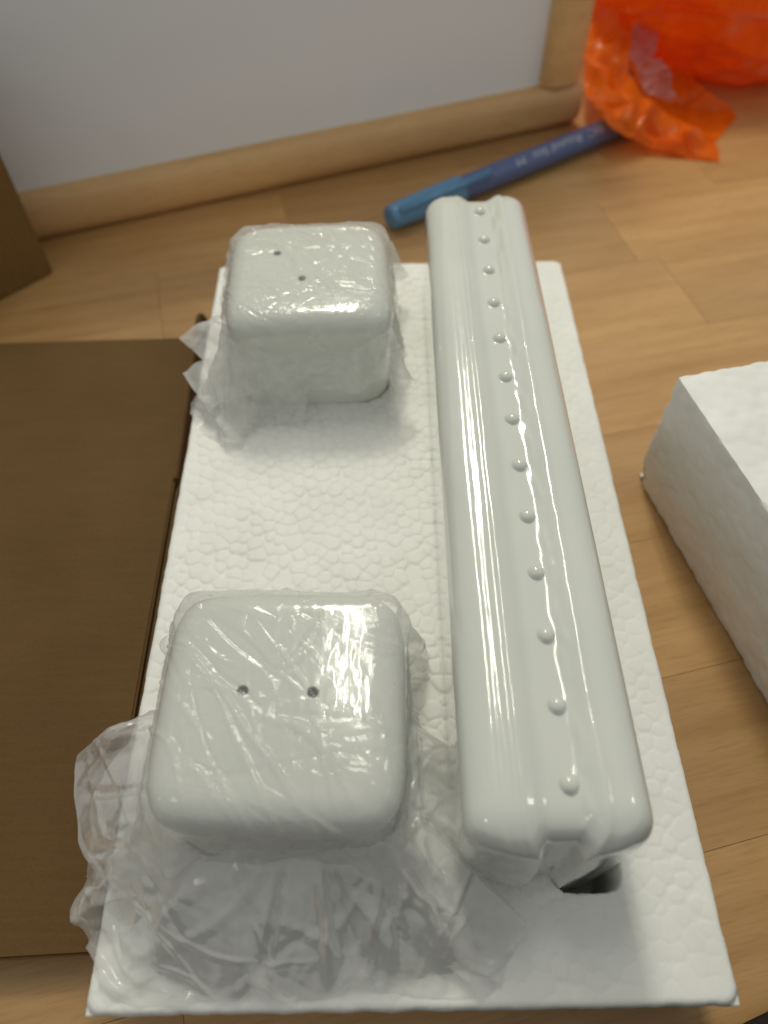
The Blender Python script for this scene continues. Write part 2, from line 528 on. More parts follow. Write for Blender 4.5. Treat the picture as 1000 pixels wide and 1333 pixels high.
# ------------------------------------------------------------------ ceramic bar
def build_bar():
    root = empty('ceramic_bar', (BAR_X, (BAR_Y0 + BAR_Y1) / 2, 0))
    HL = (BAR_Y1 - BAR_Y0) / 2
    xn = np.concatenate([[-1], -1 + 0.36 * (1 - np.cos(np.linspace(0.12, math.pi / 2, 12))), np.linspace(-0.62, 0.62, 90),
                         1 - 0.36 * (1 - np.cos(np.linspace(math.pi / 2, 0.12, 12))), [1]])
    def chan(x):      # groove along the middle, soft left bank, steeper right bank
        return sstep(-0.36, -0.10, x) * (1 - sstep(0.22, 0.44, x))
    def prof(x, y):
        r = 0.36
        ed = np.clip((np.abs(x) - (1 - r)) / r, 0, 1)
        z = -0.0064 * (1 - np.sqrt(np.maximum(1 - ed ** 2, 0)))
        z = z - 0.0012 * np.clip(np.abs(x) - 0.25, 0, 1) ** 2
        z = z - 0.0018 * chan(x)
        def wob(k, f=60):
            return mnoise.noise(Vector((y * f, k * 7.7, 1.5)))
        for k, (xc, wd, am) in enumerate([(-0.52, 0.05, 0.00017), (-0.66, 0.035, 0.00013), (-0.38, 0.045, 0.00036), (0.47, 0.05, 0.00030)]):
            z = z + am * (1 + 0.7 * wob(k, 45) + 0.3 * wob(k + 9, 190)) * np.exp(-((x - xc - 0.02 * wob(k + 20, 35) - 0.008 * wob(k + 30, 160)) / wd) ** 2)
        # glaze run along the right bank of the groove
        wv = 0.27 + 0.07 * mnoise.noise(Vector((y * 120, 0, 0))) + 0.05 * mnoise.noise(Vector((y * 380, 1, 0)))
        wa = 0.5 + 0.5 * mnoise.noise(Vector((y * 130, 3.3, 0))) + 0.35 * mnoise.noise(Vector((y * 420, 7.3, 0)))
        z = z + 0.00060 * wa * np.exp(-((x - wv) / 0.055) ** 2)
        return z
    RE, RC = 0.0105, 0.0080
    ys = []
    nphi = 14
    for k in range(nphi + 1):
        e = RE * (1 - math.cos(k / nphi * math.pi / 2)); ys.append(e)
    mid = np.linspace(RE, 2 * HL - RE, 150)[1:-1]
    ys = np.array(ys + mid.tolist() + [2 * HL - e for e in ys[::-1]])
    rows = []
    for y in ys:
        e = min(y, 2 * HL - y)
        dz = RE - math.sqrt(max(RE ** 2 - (RE - min(e, RE)) ** 2, 0)) if e < RE else 0
        dx = RC - math.sqrt(max(RC ** 2 - (RC - min(e, RC)) ** 2, 0)) if e < RC else 0
        hw = BAR_HW - dx
        yy = y - HL
        tt = np.clip((HL - yy) / (2 * HL), 0, 1)
        hw = hw + 0.0013 * tt
        x = xn * hw - 0.0013 * tt
        z = BAR_Z - dz * 0.86 + prof(xn, yy)
        # groove bites a little into both end faces; end faces bulge
        inset = 0.0034 * chan(xn) * math.exp(-e / 0.004) + 0.0018 * (np.abs(xn) ** 2.5) * math.exp(-e / 0.003)
        y_ = yy + (inset if yy < 0 else -inset)
        top = np.stack([x, y_, z], -1)
        walls = []
        for f in (0.12, 0.35, 0.7, 1.0):
            zl = z[0] * (1 - f) + (-0.020) * f
            walls.append((x[0] * (1 - 0.02 * f), y_[0], zl))
        wl = np.array(walls[::-1]); wr = np.array([(x[-1] * (1 - 0.02 * f), y_[-1], z[-1] * (1 - f) - 0.020 * f) for f in (1.0, 0.7, 0.35, 0.12)])
        rows.append(np.concatenate([wl, top, wr[::-1]]))
    P = np.array(rows)
    me = grid_mesh('body', P)
    bm = bmesh.new(); bm.from_mesh(me); bpy.data.meshes.remove(me)
    bm.verts.ensure_lookup_table()
    nv = P.shape[1]; nr = P.shape[0]
    # end faces: columns from the rim of each end row down to z = -0.02
    nt_ = len(xn)
    for row, sgn in ((0, 1), (nr - 1, -1)):
        bm.verts.ensure_lookup_table()
        R_ = [bm.verts[row * nv + i] for i in range(nv)]
        cols = []
        for i in range(nt_):
            t = R_[4 + i]
            if i == 0: cols.append([t, R_[3], R_[2], R_[1], R_[0]])
            elif i == nt_ - 1: cols.append([t] + [R_[4 + nt_ + k] for k in range(4)])
            else:
                c = [t]
                for f, o_ in ((0.12, 0.8), (0.35, 1.0), (0.7, 0.7), (1.0, 0.0)):
                    c.append(bm.verts.new((t.co.x * (1 - 0.02 * f), t.co.y - sgn * 0.0012 * o_ * (1 - xn[i] ** 4), t.co.z * (1 - f) - 0.020 * f)))
                cols.append(c)
        for a, b in zip(cols[:-1], cols[1:]):
            for k in range(4): bm.faces.new((a[k], b[k], b[k + 1], a[k + 1]))
    bmesh.ops.remove_doubles(bm, verts=bm.verts, dist=0.00002)
    bmesh.ops.recalc_face_normals(bm, faces=bm.faces)
    body = obj('body', bm, M_CER, root)
    # thirteen raised beads
    bb = bmesh.new()
    bmesh.ops.create_uvsphere(bb, u_segments=20, v_segments=12, radius=1)
    for v in bb.verts:
        rr = math.hypot(v.co.x, v.co.y)
        z = max(v.co.z, -0.1)
        fl = 1 + 0.55 * max(0, 0.35 - v.co.z) ** 2
        v.co = Vector((v.co.x * 0.00205 * fl, v.co.y * 0.0021 * fl, z * 0.00165))
    bme = bpy.data.meshes.new('bead'); bb.to_mesh(bme); bb.free(); bme.materials.append(M_CER)
    for i in range(13):
        y = 0.0394 + 0.01748 * i - (BAR_Y0 + BAR_Y1) / 2
        obj('bead', bme, None, root, loc=(0.0013 - 0.00005 * i, y, BAR_Z - 0.0017))
    return root
bar = build_bar()
tag(bar, 'long glossy white ceramic bar with a row of raised beads along its groove', 'ceramic bar')

# ------------------------------------------------------------------ shakers
HT, HB = 0.040, -0.012
def shaker_pt(theta, v, sh=SH, grow=0.0):
    """surface of the shaker: v 0 top centre .. 1 top rim .. 2 wall bottom; vectorised"""
    c, s = np.cos(theta), np.sin(theta)
    n = 5.2
    rad = 1.0 / (np.abs(c) ** n + np.abs(s) ** n) ** (1 / n)
    re = 0.0068
    vt = np.clip(v, 0, 1)
    vw = np.clip(v - 1, 0, 1)
    H = sh + grow
    rt = vt * H                                   # radial measure in the top
    e = np.clip((rt - (H - re)) / re, 0, 1)
    z = HT + grow - re * (1 - np.sqrt(np.maximum(1 - e ** 2, 0))) - 0.0010 * vt ** 2
    zw = HT + grow - re - 0.001
    z = np.where(v > 1, zw + (HB - zw) * vw, z)
    taper = 1 - 0.055 * vw
    rr = np.where(v > 1, H * taper, rt) * rad
    return np.stack([c * rr, s * rr, z], -1)

def vmap():
    a = np.linspace(0, 1 - 0.0068 / SH, 22)
    b = 1 - (0.0068 / SH) * (1 - np.sin(np.linspace(0, math.pi / 2, 12)))[1:]
    return np.concatenate([a, b, np.linspace(1, 2, 10)[1:]])

def build_shaker(name, pose, holes, label):
    root = empty(name, (pose[0], pose[1], 0), pose[2])
    th = np.linspace(0, 2 * math.pi, 192, endpoint=False)
    V = vmap()
    T, VV = np.meshgrid(th, V, indexing='ij')
    P = shaker_pt(T, VV)
    c, s = math.cos(pose[2]), math.sin(pose[2])
    loc = []
    for hx, hy in holes:
        dx, dy = hx - pose[0], hy - pose[1]
        loc.append((dx * c + dy * s, -dx * s + dy * c))
    bm = bmesh.new(); me = grid_mesh('body', P, True); bm.from_mesh(me); bpy.data.meshes.remove(me)
    bmesh.ops.remove_doubles(bm, verts=bm.verts, dist=0.00001)
    be = [e for e in bm.edges if e.is_boundary]
    if be: bmesh.ops.edgeloop_fill(bm, edges=be)
    bmesh.ops.recalc_face_normals(bm, faces=bm.faces)
    body = obj('body', bm, M_CER, root)
    # bore the two shaking holes
    cb = bmesh.new()
    for hx, hy in loc:
        bmesh.ops.create_cone(cb, cap_ends=True, segments=24, radius1=0.00120, radius2=0.00145, depth=0.010,
                              matrix=Matrix.Translation((hx, hy, HT)))
    cut = obj('cutter', cb, M_HOLE, root, smooth=False)
    md = body.modifiers.new('bore', 'BOOLEAN'); md.operation = 'DIFFERENCE'; md.object = cut; md.solver = 'EXACT'
    bpy.context.view_layer.update()
    me2 = bpy.data.meshes.new_from_object(body.evaluated_get(bpy.context.evaluated_depsgraph_get()))
    body.modifiers.clear(); body.data = me2
    bpy.data.objects.remove(cut)
    # near-black plug painting the shade inside each bore
    for hx, hy in loc:
        hb = bmesh.new()
        bmesh.ops.create_cone(hb, cap_ends=True, segments=20, radius1=0.00115, radius2=0.00122, depth=0.0042,
                              matrix=Matrix.Translation((0, 0, -0.0021)))
        obj('hole', hb, M_HOLE, root, loc=(hx, hy, HT - 0.0008))
    tag(root, label, 'shaker', 'pair of white ceramic shakers')
    return root
build_shaker('ceramic_shaker', REAR, [(0.0339, 0.2234), (0.0434, 0.2090)],
             'white cube shaker standing farther back, its two holes on a diagonal')
build_shaker('ceramic_shaker', FRONT, [(0.0372, 0.0609), (0.0533, 0.0603)],
             'white cube shaker nearest the camera, its two holes side by side')

# ------------------------------------------------------------------ polythene bags round the shakers
def polar_outline(pts, cx, cy, th):
    a = np.array([(math.atan2(y - cy, x - cx), math.hypot(x - cx, y - cy), z) for x, y, z in pts])
    a = a[np.argsort(a[:, 0])]
    A = np.concatenate([a[:, 0] - 2 * math.pi, a[:, 0], a[:, 0] + 2 * math.pi])
    Rr = np.tile(a[:, 1], 3); Z = np.tile(a[:, 2], 3)
    t = (th + math.pi) % (2 * math.pi) - math.pi
    return np.interp(t, A, Rr), np.interp(t, A, Z)

def box_push(X, c, ang, h, z0, z1, r, gap):
    """push points out of a rounded box; returns corrected points and contact mask"""
    ca_, sa_ = math.cos(ang), math.sin(ang)
    x = (X[..., 0] - c[0]) * ca_ + (X[..., 1] - c[1]) * sa_
    y = -(X[..., 0] - c[0]) * sa_ + (X[..., 1] - c[1]) * ca_
    z = X[..., 2] - (z0 + z1) / 2
    p = np.stack([x, y, z], -1)
    hh = np.array([h[0] - r, h[1] - r, (z1 - z0) / 2 - r])
    q = np.abs(p) - hh
    qo = np.maximum(q, 0)
    lo = np.linalg.norm(qo, axis=-1)
    d = lo + np.minimum(q.max(-1), 0) - r
    n = np.where(lo[..., None] > 1e-9, qo / np.maximum(lo, 1e-9)[..., None], (q == q.max(-1, keepdims=True)).astype(float))
    n = n * np.where(p < 0, -1.0, 1.0)
    push = np.maximum(gap - d, 0)
    dp = n * push[..., None]
    out = X.copy()
    out[..., 0] += dp[..., 0] * ca_ - dp[..., 1] * sa_
    out[..., 1] += dp[..., 0] * sa_ + dp[..., 1] * ca_
    out[..., 2] += dp[..., 2]
    return out, push > 0

def drape(pose, outline, seed, steps=150, iters=14, nth=180, nv=66):
    """let a flat sheet of film fall over a shaker and the tray (position based)"""
    g = np.random.default_rng(seed)
    th = np.linspace(0, 2 * math.pi, nth, endpoint=False)
    Ro, Zo = polar_outline(outline, pose[0], pose[1], th)
    c, s_ = np.cos(th - pose[2]), np.sin(th - pose[2])
    rad = 1.0 / (np.abs(c) ** 5.2 + np.abs(s_) ** 5.2) ** (1 / 5.2)
    rt = SH * rad
    out = np.maximum(Ro - rt, 0)
    Hh = HT - Zo
    front = np.clip(-np.sin(th), 0, 1) * (np.abs(np.cos(th)) < 0.75)
    out = out * (1 - 0.16 * front) + 0.003 * np.clip(-np.cos(th), 0, 1) ** 2 * (out > 0.02)
    L = rt - 0.004 + np.where(out > 0.0005, 0.45 * (Hh + out) + 0.55 * np.hypot(Hh, out), 0.80 * Hh)
    fr = np.linspace(0.02, 1, nv)
    S = fr[None, :] * L[:, None]
    flat = np.stack([np.cos(th)[:, None] * S, np.sin(th)[:, None] * S], -1)
    X = np.zeros((nth, nv, 3))
    X[..., :2] = flat + np.array(pose[:2])
    nz = vnoise(np.concatenate([flat, 0 * flat[..., :1]], -1), 0.012, seed % 9)
    X[..., 2] = HT + 0.002 + 0.0015 * nz - 0.9 * np.maximum(S - rt[:, None], 0) * 0.8
    V = np.zeros_like(X)
    per = lambda A, k: np.roll(A, -k, 0)
    rough = 1 + 0.022 * nz
    def rest(a, b): return np.linalg.norm(a - b, axis=-1)
    sets = []      # (slice a, slice b, rest, stiffness)
    idx = np.arange(nth * nv).reshape(nth, nv)
    def add(a, b, k):
        A = a.ravel(); B = b.ravel()
        fl = flat.reshape(-1, 2)
        r = np.linalg.norm(fl[A] - fl[B], axis=1) * rough.reshape(-1)[A]
        sets.append((A, B, r, k))
    for st in (0, 1):
        add(idx[:, st:nv - 1:2], idx[:, st + 1:nv:2], 0.9)
        add(idx[st::2], per(idx, 1)[st::2], 0.9)
        add(idx[st::2, :-1], per(idx, 1)[st::2, 1:], 0.35)
        add(idx[st::2, 1:], per(idx, 1)[st::2, :-1], 0.35)
    for st in (0, 1, 2, 3):
        a = idx[:, st:nv - 2:4]; add(a, idx[:, st + 2:nv:4][:, :a.shape[1]], 0.10)
    for st in (0, 1):
        a = idx.reshape(nth // 4, 4, nv)[:, st]; add(a, per(idx, 2).reshape(nth // 4, 4, nv)[:, st], 0.10)
        a = idx.reshape(nth // 4, 4, nv)[:, st + 2]; add(a, per(idx, 2).reshape(nth // 4, 4, nv)[:, st + 2], 0.10)
    grav = 3.2e-5
    bc = (BAR_X, (BAR_Y0 + BAR_Y1) / 2)
    for it in range(steps):
        P0 = X.copy()
        V[..., 2] -= grav
        X = X + V
        F = X.reshape(-1, 3)
        for k in range(iters):
            for A, B, r, kk in sets:
                d = F[B] - F[A]
                l = np.sqrt((d * d).sum(1)) + 1e-9
                d *= (0.5 * kk * (l - r) / l)[:, None]
                F[A] += d; F[B] -= d
            if k % 5 == 4 or k == iters - 1:
                X = F.reshape(nth, nv, 3)
                X, m1 = box_push(X, pose, pose[2], (SH, SH), -0.02, HT, 0.0078, 0.0005)
                X, m2 = box_push(X, bc, 0.0, (BAR_HW, (BAR_Y1 - BAR_Y0) / 2), -0.02, BAR_Z - 0.001, 0.006, 0.0006)
                fz = np.where(X[..., 0] > -0.0002, 0.0006, -0.0030)
                m3 = X[..., 2] < fz
                X[..., 2] = np.maximum(X[..., 2], fz)
                F = X.reshape(-1, 3)
        X = F.reshape(nth, nv, 3)
        V = (X - P0) * 0.93
        fric = (m1 | m2 | m3)
        V[fric] *= 0.35
    return X, flat, th, L

def upsample(A, fu_, fv_, closed=True):
    n = A.shape[0]
    t = np.arange(n * fu_) / fu_
    i0 = np.floor(t).astype(int); w = (t - i0)[:, None, None]
    g = lambda k: A[(i0 + k) % n]
    B = 0.5 * (2 * g(0) + (g(1) - g(-1)) * w + (2 * g(-1) - 5 * g(0) + 4 * g(1) - g(2)) * w ** 2 + (3 * g(0) - g(-1) - 3 * g(1) + g(2)) * w ** 3)
    m = A.shape[1]
    t = np.linspace(0, m - 1, (m - 1) * fv_ + 1)
    j0 = np.clip(np.floor(t).astype(int), 0, m - 2); w = (t - j0)[None, :, None]
    h = lambda k: B[:, np.clip(j0 + k, 0, m - 1)]
    return 0.5 * (2 * h(0) + (h(1) - h(-1)) * w + (2 * h(-1) - 5 * h(0) + 4 * h(1) - h(2)) * w ** 2 + (3 * h(0) - h(-1) - 3 * h(1) + h(2)) * w ** 3)

def build_bag(name, pose, outline, label, seed, bias, steps=150, loose=None):
    root = empty(name, (pose[0], pose[1], 0))
    X, flat, th, L = drape(pose, outline, seed, steps)
    for _ in range(6):           # film is too stiff for wrinkles at the mesh scale
        Y = X.copy()
        Y[:, 1:-1] = 0.5 * X[:, 1:-1] + 0.125 * (X[:, :-2] + X[:, 2:] + np.roll(X, 1, 0)[:, 1:-1] + np.roll(X, -1, 0)[:, 1:-1])
        X, _m = box_push(Y, pose, pose[2], (SH, SH), -0.02, HT, 0.0078, 0.0005)
    X = upsample(X, 3, 3)
    fl = upsample(np.concatenate([flat, 0 * flat[..., :1]], -1), 3, 3)[..., :2]
    du = np.roll(X, -1, 0) - np.roll(X, 1, 0); dv = np.gradient(X, axis=1)
    N_ = np.cross(du, dv); N_ /= np.linalg.norm(N_, axis=-1, keepdims=True) + 1e-12
    N_ *= np.where(N_[:, 10:11, 2:3] < 0, -1, 1)
    s = np.linalg.norm(fl, axis=-1)
    onTop = 1 - sstep(SH * 0.9, SH * 1.25, s)
    h = 0.00056 * creases(fl, 170, 0.0007, 0.019, seed, bias=bias) + 0.00018 * creases(fl, 420, 0.00050, 0.005, seed + 1)
    h2 = 0.0014 * creases(fl, 70, 0.0022, 0.030, seed + 3) + 0.0006 * creases(fl, 90, 0.0010, 0.018, seed + 4)
    h2 = h2 + 0.0017 * creases(fl, 46, 0.0015, 0.026, seed + 6, bias=(1.0, 0.15)) * sstep(SH + 0.012, SH + 0.03, s)
    wall = 1 - 0.6 * sstep(SH * 0.95, SH * 1.1, s) * (1 - sstep(SH + 0.026, SH + 0.040, s))
    h2 = h2 * wall
    h = onTop * np.maximum(h, -0.0002) + (1 - onTop) * np.maximum(h2, -0.0005)
    X = X + N_ * h[..., None]
    X[..., 2] = np.maximum(X[..., 2], np.where(X[..., 0] > -0.0002, 0.00035, -0.02))
    X -= np.array([pose[0], pose[1], 0])
    # close the middle
    me = grid_mesh('film', X, True)
    bm = bmesh.new(); bm.from_mesh(me); bpy.data.meshes.remove(me); bm.verts.ensure_lookup_table()
    nvv = X.shape[1]
    ctr = bm.verts.new(X[:, 0].mean(0))
    bm.verts.ensure_lookup_table()
    for i in range(X.shape[0]):
        bm.faces.new((bm.verts[i * nvv], ctr, bm.verts[((i + 1) % X.shape[0]) * nvv]))
    bmesh.ops.recalc_face_normals(bm, faces=bm.faces)
    top_r = SH * 1.3
    fo = obj('film', bm, M_FILM, root)
    fo.data.materials.append(M_SKIRT)
    sv = np.append(s.reshape(-1), 0)
    fo.data.polygons.foreach_set('material_index', [int(sv[list(p.vertices)].min() > top_r) for p in fo.data.polygons])
    if loose:
        a0, a1 = loose
        n1, n2 = 300, 90
        t = np.linspace(a0, a1, n1)
        Ro, Zo = polar_outline(outline, pose[0], pose[1], t)
        w = np.linspace(0, 1, n2)[None, :]
        c, s_ = np.cos(t - pose[2]), np.sin(t - pose[2])
        r0 = SH * 0.985 / (np.abs(c) ** 5.2 + np.abs(s_) ** 5.2) ** (1 / 5.2) + 0.0012
        g = np.random.default_rng(seed + 50)
        ends = sstep(a0, a0 + 0.25, t) * (1 - sstep(a1 - 0.25, a1, t))
        ro = r0 + np.maximum(Ro * 0.985 - r0, 0.004) * (0.35 + 0.65 * ends)
        Rr = r0[:, None] + (ro - r0)[:, None] * w ** 0.9
        z0 = 0.0215
        Z = Zo[:, None] + 0.0006 + (z0 - Zo[:, None]) * (1 - w) ** 1.25 + 0.0045 * np.sin(np.pi * w) * (0.6 + 0.5 * vnoise(np.stack([np.cos(t), np.sin(t), 0 * t], -1), 0.5, 3))[:, None]
        fold = np.zeros((n1, n2))
        for _ in range(26):
            t0 = a0 + (a1 - a0) * g.random(); dw = 0.03 + 0.07 * g.random(); tw = 0.25 * g.normal()
            fold += np.sign(g.random() - 0.3) * (0.5 + g.random()) * np.maximum(0, 1 - np.abs(t[:, None] - t0 - tw * w) / dw) * np.sin(np.pi * w ** (0.6 + g.random()))
        S = np.stack([np.cos(t)[:, None] * Rr, np.sin(t)[:, None] * Rr, Z], -1)
        cr = creases(S[..., :2], 60, 0.0016, 0.022, seed + 51)
        S[..., 2] += 0.0019 * fold + 0.0008 * cr * np.sin(np.pi * w) ** 0.5
        wig = 0.0012 * vnoise(np.stack([t * 0.02, 0 * t, 0 * t], -1), 0.004, 8)
        S[:, :, 0] += (np.cos(t) * wig)[:, None] * w; S[:, :, 1] += (np.sin(t) * wig)[:, None] * w
        S[..., 2] = np.maximum(S[..., 2], np.where(S[..., 0] + pose[0] > -0.0002, 0.0007, -0.0020))
        obj('loose_film', grid_mesh('loose_film', S), M_SKIRT, root)
    tag(root, label, 'plastic bag', 'clear bags over the shakers')
    return root

front_outline = [(0.005, 0.0682, 0.006), (-0.0043, 0.0631, 0.009), (-0.011, 0.0556, 0.010), (-0.0102, 0.0456, 0.009),
    (-0.0076, 0.0356, 0.006), (0.000, 0.0262, 0.004), (0.004, 0.0215, 0.002), (0.0075, 0.0160, 0.002), (0.0140, 0.0090, 0.001),
    (0.0248, 0.0031, 0.001), (0.0351, 0.0013, 0.001), (0.0384, 0.0035, 0.002), (0.0441, 0.0016, 0.001), (0.0532, 0.0021, 0.001),
    (0.0617, 0.0051, 0.002), (0.0703, 0.0047, 0.001), (0.0869, 0.0064, 0.001), (0.0960, 0.0095, 0.002), (0.1040, 0.0150, 0.004),
    (0.1050, 0.0225, 0.006), (0.0905, 0.0290, 0.006), (0.0893, 0.0445, 0.006), (0.0888, 0.0559, 0.006), (0.0822, 0.0626, 0.006),
    (0.081, 0.0674, 0.006), (0.077, 0.0682, 0.006), (0.0765, 0.078, 0.004), (0.074, 0.0885, 0.004), (0.047, 0.0885, 0.003), (0.019, 0.0885, 0.003), (0.0165, 0.075, 0.004)]
build_bag('plastic_bag', FRONT, front_outline, 'clear crinkled bag over the nearest shaker, its loose skirt spread wide on the tray', 21, (0.55, 0.85), loose=(-math.pi - 0.25, 0.15))
rear_outline = [(0.030, 0.230, 0.004), (0.030, 0.215, 0.004), (0.0125, 0.2020, 0.006), (0.0080, 0.1900, 0.003), (0.0110, 0.1815, 0.001),
    (0.0249, 0.1775, 0.001), (0.0400, 0.1815, 0.001), (0.0465, 0.2000, 0.004), (0.060, 0.205, 0.006), (0.060, 0.22, 0.004), (0.055, 0.23, 0.004), (0.045, 0.23, 0.003)]
rear_bag = build_bag('plastic_bag', REAR, rear_outline, 'clear crinkled bag tight round the farther shaker, with pointed flaps sticking out', 44, (0.7, 0.7))

def film_flap(root, pts, seed, mat=None, name='flap', sag=0.002, cr=0.0008):
    """four corner flap of film (world corners a b c d), bent and creased"""
    a, b, c, d = [np.array(p) for p in pts]
    n = 46
    u = np.linspace(0, 1, n)[:, None, None]; v = np.linspace(0, 1, n)[None, :, None]
    P = (a * (1 - u) + b * u) * (1 - v) + (d * (1 - u) + c * u) * v
    nn = np.cross(b - a, d - a); nn = nn / np.linalg.norm(nn)
    h = sag * np.sin(u[..., 0] * math.pi) * np.ones_like(v[..., 0]) + cr * creases(P, 14, 0.003, 0.02, seed) + 0.5 * cr * vnoise(P, 0.008, seed)
    P = P + nn * h[..., None]
    P -= np.array(root.location)
    return obj(name, grid_mesh(name, P), mat or M_FLAP, root)
film_flap(rear_bag, [(0.0165, 0.2160, 0.019), (-0.0050, 0.2080, 0.015), (0.0150, 0.1870, 0.013), (0.0230, 0.1960, 0.018)], 3)
film_flap(rear_bag, [(0.0120, 0.2030, 0.011), (-0.0030, 0.1955, 0.010), (0.0080, 0.1790, 0.0055), (0.0270, 0.1850, 0.009)], 4)
film_flap(rear_bag, [(0.0095, 0.2400, 0.012), (0.0085, 0.2200, 0.012), (0.0165, 0.2090, 0.020), (0.0175, 0.2400, 0.026)], 5)
film_flap(rear_bag, [(0.0735, 0.2330, 0.022), (0.0800, 0.2290, 0.014), (0.0790, 0.2240, 0.011), (0.0728, 0.2230, 0.024)], 6, sag=0.0015)

# ------------------------------------------------------------------ framed white board at the back
FA = R(20.4)
fu = np.array([math.cos(FA), math.sin(FA)]); fnv = np.array([-math.sin(FA), math.cos(FA)])
F0 = np.array([-0.1088, 0.3334])
frame = empty('framed_board', (F0[0], F0[1], ZF), FA)
tag(frame, 'white board in a rounded pale wooden frame standing on the floor at the back', 'framed board')
FL0, FL1, RH = -0.20, 0.3215, 0.0245
def rounded_bar(name, x0, x1, prof, axis, parent, mat, loc=(0, 0, 0), rnd=0.0):
    """profile (list of (depth, height)) swept along local x (or z) with softened ends"""
    n = len(prof)
    ts = [(0, 0.90), (0.0015, 0.97), (0.004, 1.0)]
    L = x1 - x0
    st = [(x0 + t, k) for t, k in ts] + [(x0 + L * q, 1.0) for q in (0.25, 0.5, 0.75)] + [(x1 - t, k) for t, k in ts[::-1]]
    cxy = np.mean(prof, 0)
    bm = bmesh.new(); rings = []
    for x, k in st:
        r = []
        for d, h in prof:
            d2, h2 = cxy[0] + (d - cxy[0]) * k, cxy[1] + (h - cxy[1]) * k
            r.append(bm.verts.new((x, d2, h2) if axis == 'x' else (h2, d2, x)))
        rings.append(r)
    for a, b in zip(rings[:-1], rings[1:]):
        for i in range(n):
            bm.faces.new((a[i], a[(i + 1) % n], b[(i + 1) % n], b[i]))
    bm.faces.new(rings[0]); bm.faces.new(rings[-1])
    bmesh.ops.recalc_face_normals(bm, faces=bm.faces)
    o = obj(name, bm, mat, parent, loc=loc)
    return o
def half_round(depth, height, n=14):
    p = [(depth, 0.0004), (depth, height)]
    for k in range(n + 1):
        a = math.pi / 2 - math.pi * k / n
        ca_, sa_ = math.cos(a), math.sin(a)
        p.append((depth * 0.62 - depth * 0.62 * abs(ca_) ** 0.75, height / 2 + height / 2 * math.copysign(abs(sa_) ** 0.8, sa_)))
    return p
rounded_bar('bottom_rail', FL0, FL1, half_round(0.013, RH), 'x', frame, M_FRAME)
rounded_bar('side_rail', RH, 0.15, half_round(0.013, 0.0255), 'z', frame, M_FRAME, loc=(FL1 - 0.0265, 0.0006, -0.0003))
rounded_bar('side_rail', RH, 0.15, half_round(0.013, 0.0215), 'z', frame, M_FRAME, loc=(FL0 + 0.001, 0.0006, -0.0003))
rounded_bar('top_rail', FL0, FL1, half_round(0.013, RH), 'x', frame, M_FRAME, loc=(0, 0, 0.1502))
bm = bmesh.new()
bmesh.ops.create_cube(bm, size=1)
bmesh.ops.scale(bm, vec=(FL1 - FL0 - 0.02, 0.003, 0.14), verts=bm.verts)
obj('panel', bm, M_BOARD, frame, smooth=False, loc=((FL0 + FL1) / 2, 0.0105, 0.014 + 0.07))

# ------------------------------------------------------------------ pen
def build_pen():
    a = np.array([0.0756, 0.3418]); b = np.array([0.2050, 0.4260])
    d = (b - a) / np.linalg.norm(b - a)
    ang = math.atan2(d[1], d[0])
    K = 0.86
    root = empty('ballpoint_pen', (a[0], a[1], ZF), ang)
    def lathe(name, prof, mat, seg=40):
        th = np.linspace(0, 2 * math.pi, seg, endpoint=False)
        pr_ = np.array(prof) * np.array([1, K])
        P = np.stack([np.repeat(pr_[None, :, 0], seg, 0), np.cos(th)[:, None] * pr_[None, :, 1], np.sin(th)[:, None] * pr_[None, :, 1] + 0.0074], -1)
        return obj(name, grid_mesh(name, P, True), mat, root)
    lathe('cap', [(0.0005, 0.0), (0.0, 0.005), (0.0004, 0.0063), (0.0014, 0.0070), (0.004, 0.0074), (0.020, 0.0080), (0.045, 0.0084), (0.0465, 0.0083), (0.0467, 0.0076), (0.0450, 0.0073)], M_CAP)
    lathe('barrel', [(0.040, 0.0), (0.041, 0.0055), (0.047, 0.0071), (0.060, 0.0074), (0.168, 0.0074), (0.174, 0.0070), (0.1755, 0.0055), (0.176, 0.0)], M_BARREL)
    # clip of the cap, lying towards the camera side
    bm = bmesh.new()
    bmesh.ops.create_cube(bm, size=1)
    bmesh.ops.scale(bm, vec=(0.060, 0.0042, 0.0016), verts=bm.verts)
    bmesh.ops.bevel(bm, geom=bm.edges[:], offset=0.0006, segments=2, affect='EDGES')
    o = obj('clip', bm, M_CAP, root, loc=(0.034, -0.0048, 0.0136)); o.rotation_euler = (R(35), R(-1), 0)
    # printing on the barrel, read from the far end
    fc = bpy.data.curves.new('print', 'FONT')
    fc.body = 'BIC  Round Stic  M'
    fc.size = 0.0066; fc.align_x = 'LEFT'; fc.shear = 0.15
    fo = bpy.data.objects.new('print', fc); COL.objects.link(fo)
    bpy.context.view_layer.update()
    me = bpy.data.meshes.new_from_object(fo.evaluated_get(bpy.context.evaluated_depsgraph_get()))
    bpy.data.objects.remove(fo)
    bm = bmesh.new(); bm.from_mesh(me); bpy.data.meshes.remove(me)
    bmesh.ops.subdivide_edges(bm, edges=bm.edges[:], cuts=1)
    xs = [v.co.x for v in bm.verts]; x1 = max(xs)
    rr = 0.0074 * K + 0.00015
    k = 0.066 / x1
    for v in bm.verts:
        x = 0.148 - v.co.x * k
        v.co = Vector((x, -math.sin(R(38) + (v.co.y - 0.0026) / rr) * rr, math.cos(R(38) + (v.co.y - 0.0026) / rr) * rr + 0.0074))
    obj('lettering', bm, M_INK, root, smooth=False)
    tag(root, 'blue ballpoint pen with lighter blue cap on the floor, far end under the orange bag', 'pen')
build_pen()

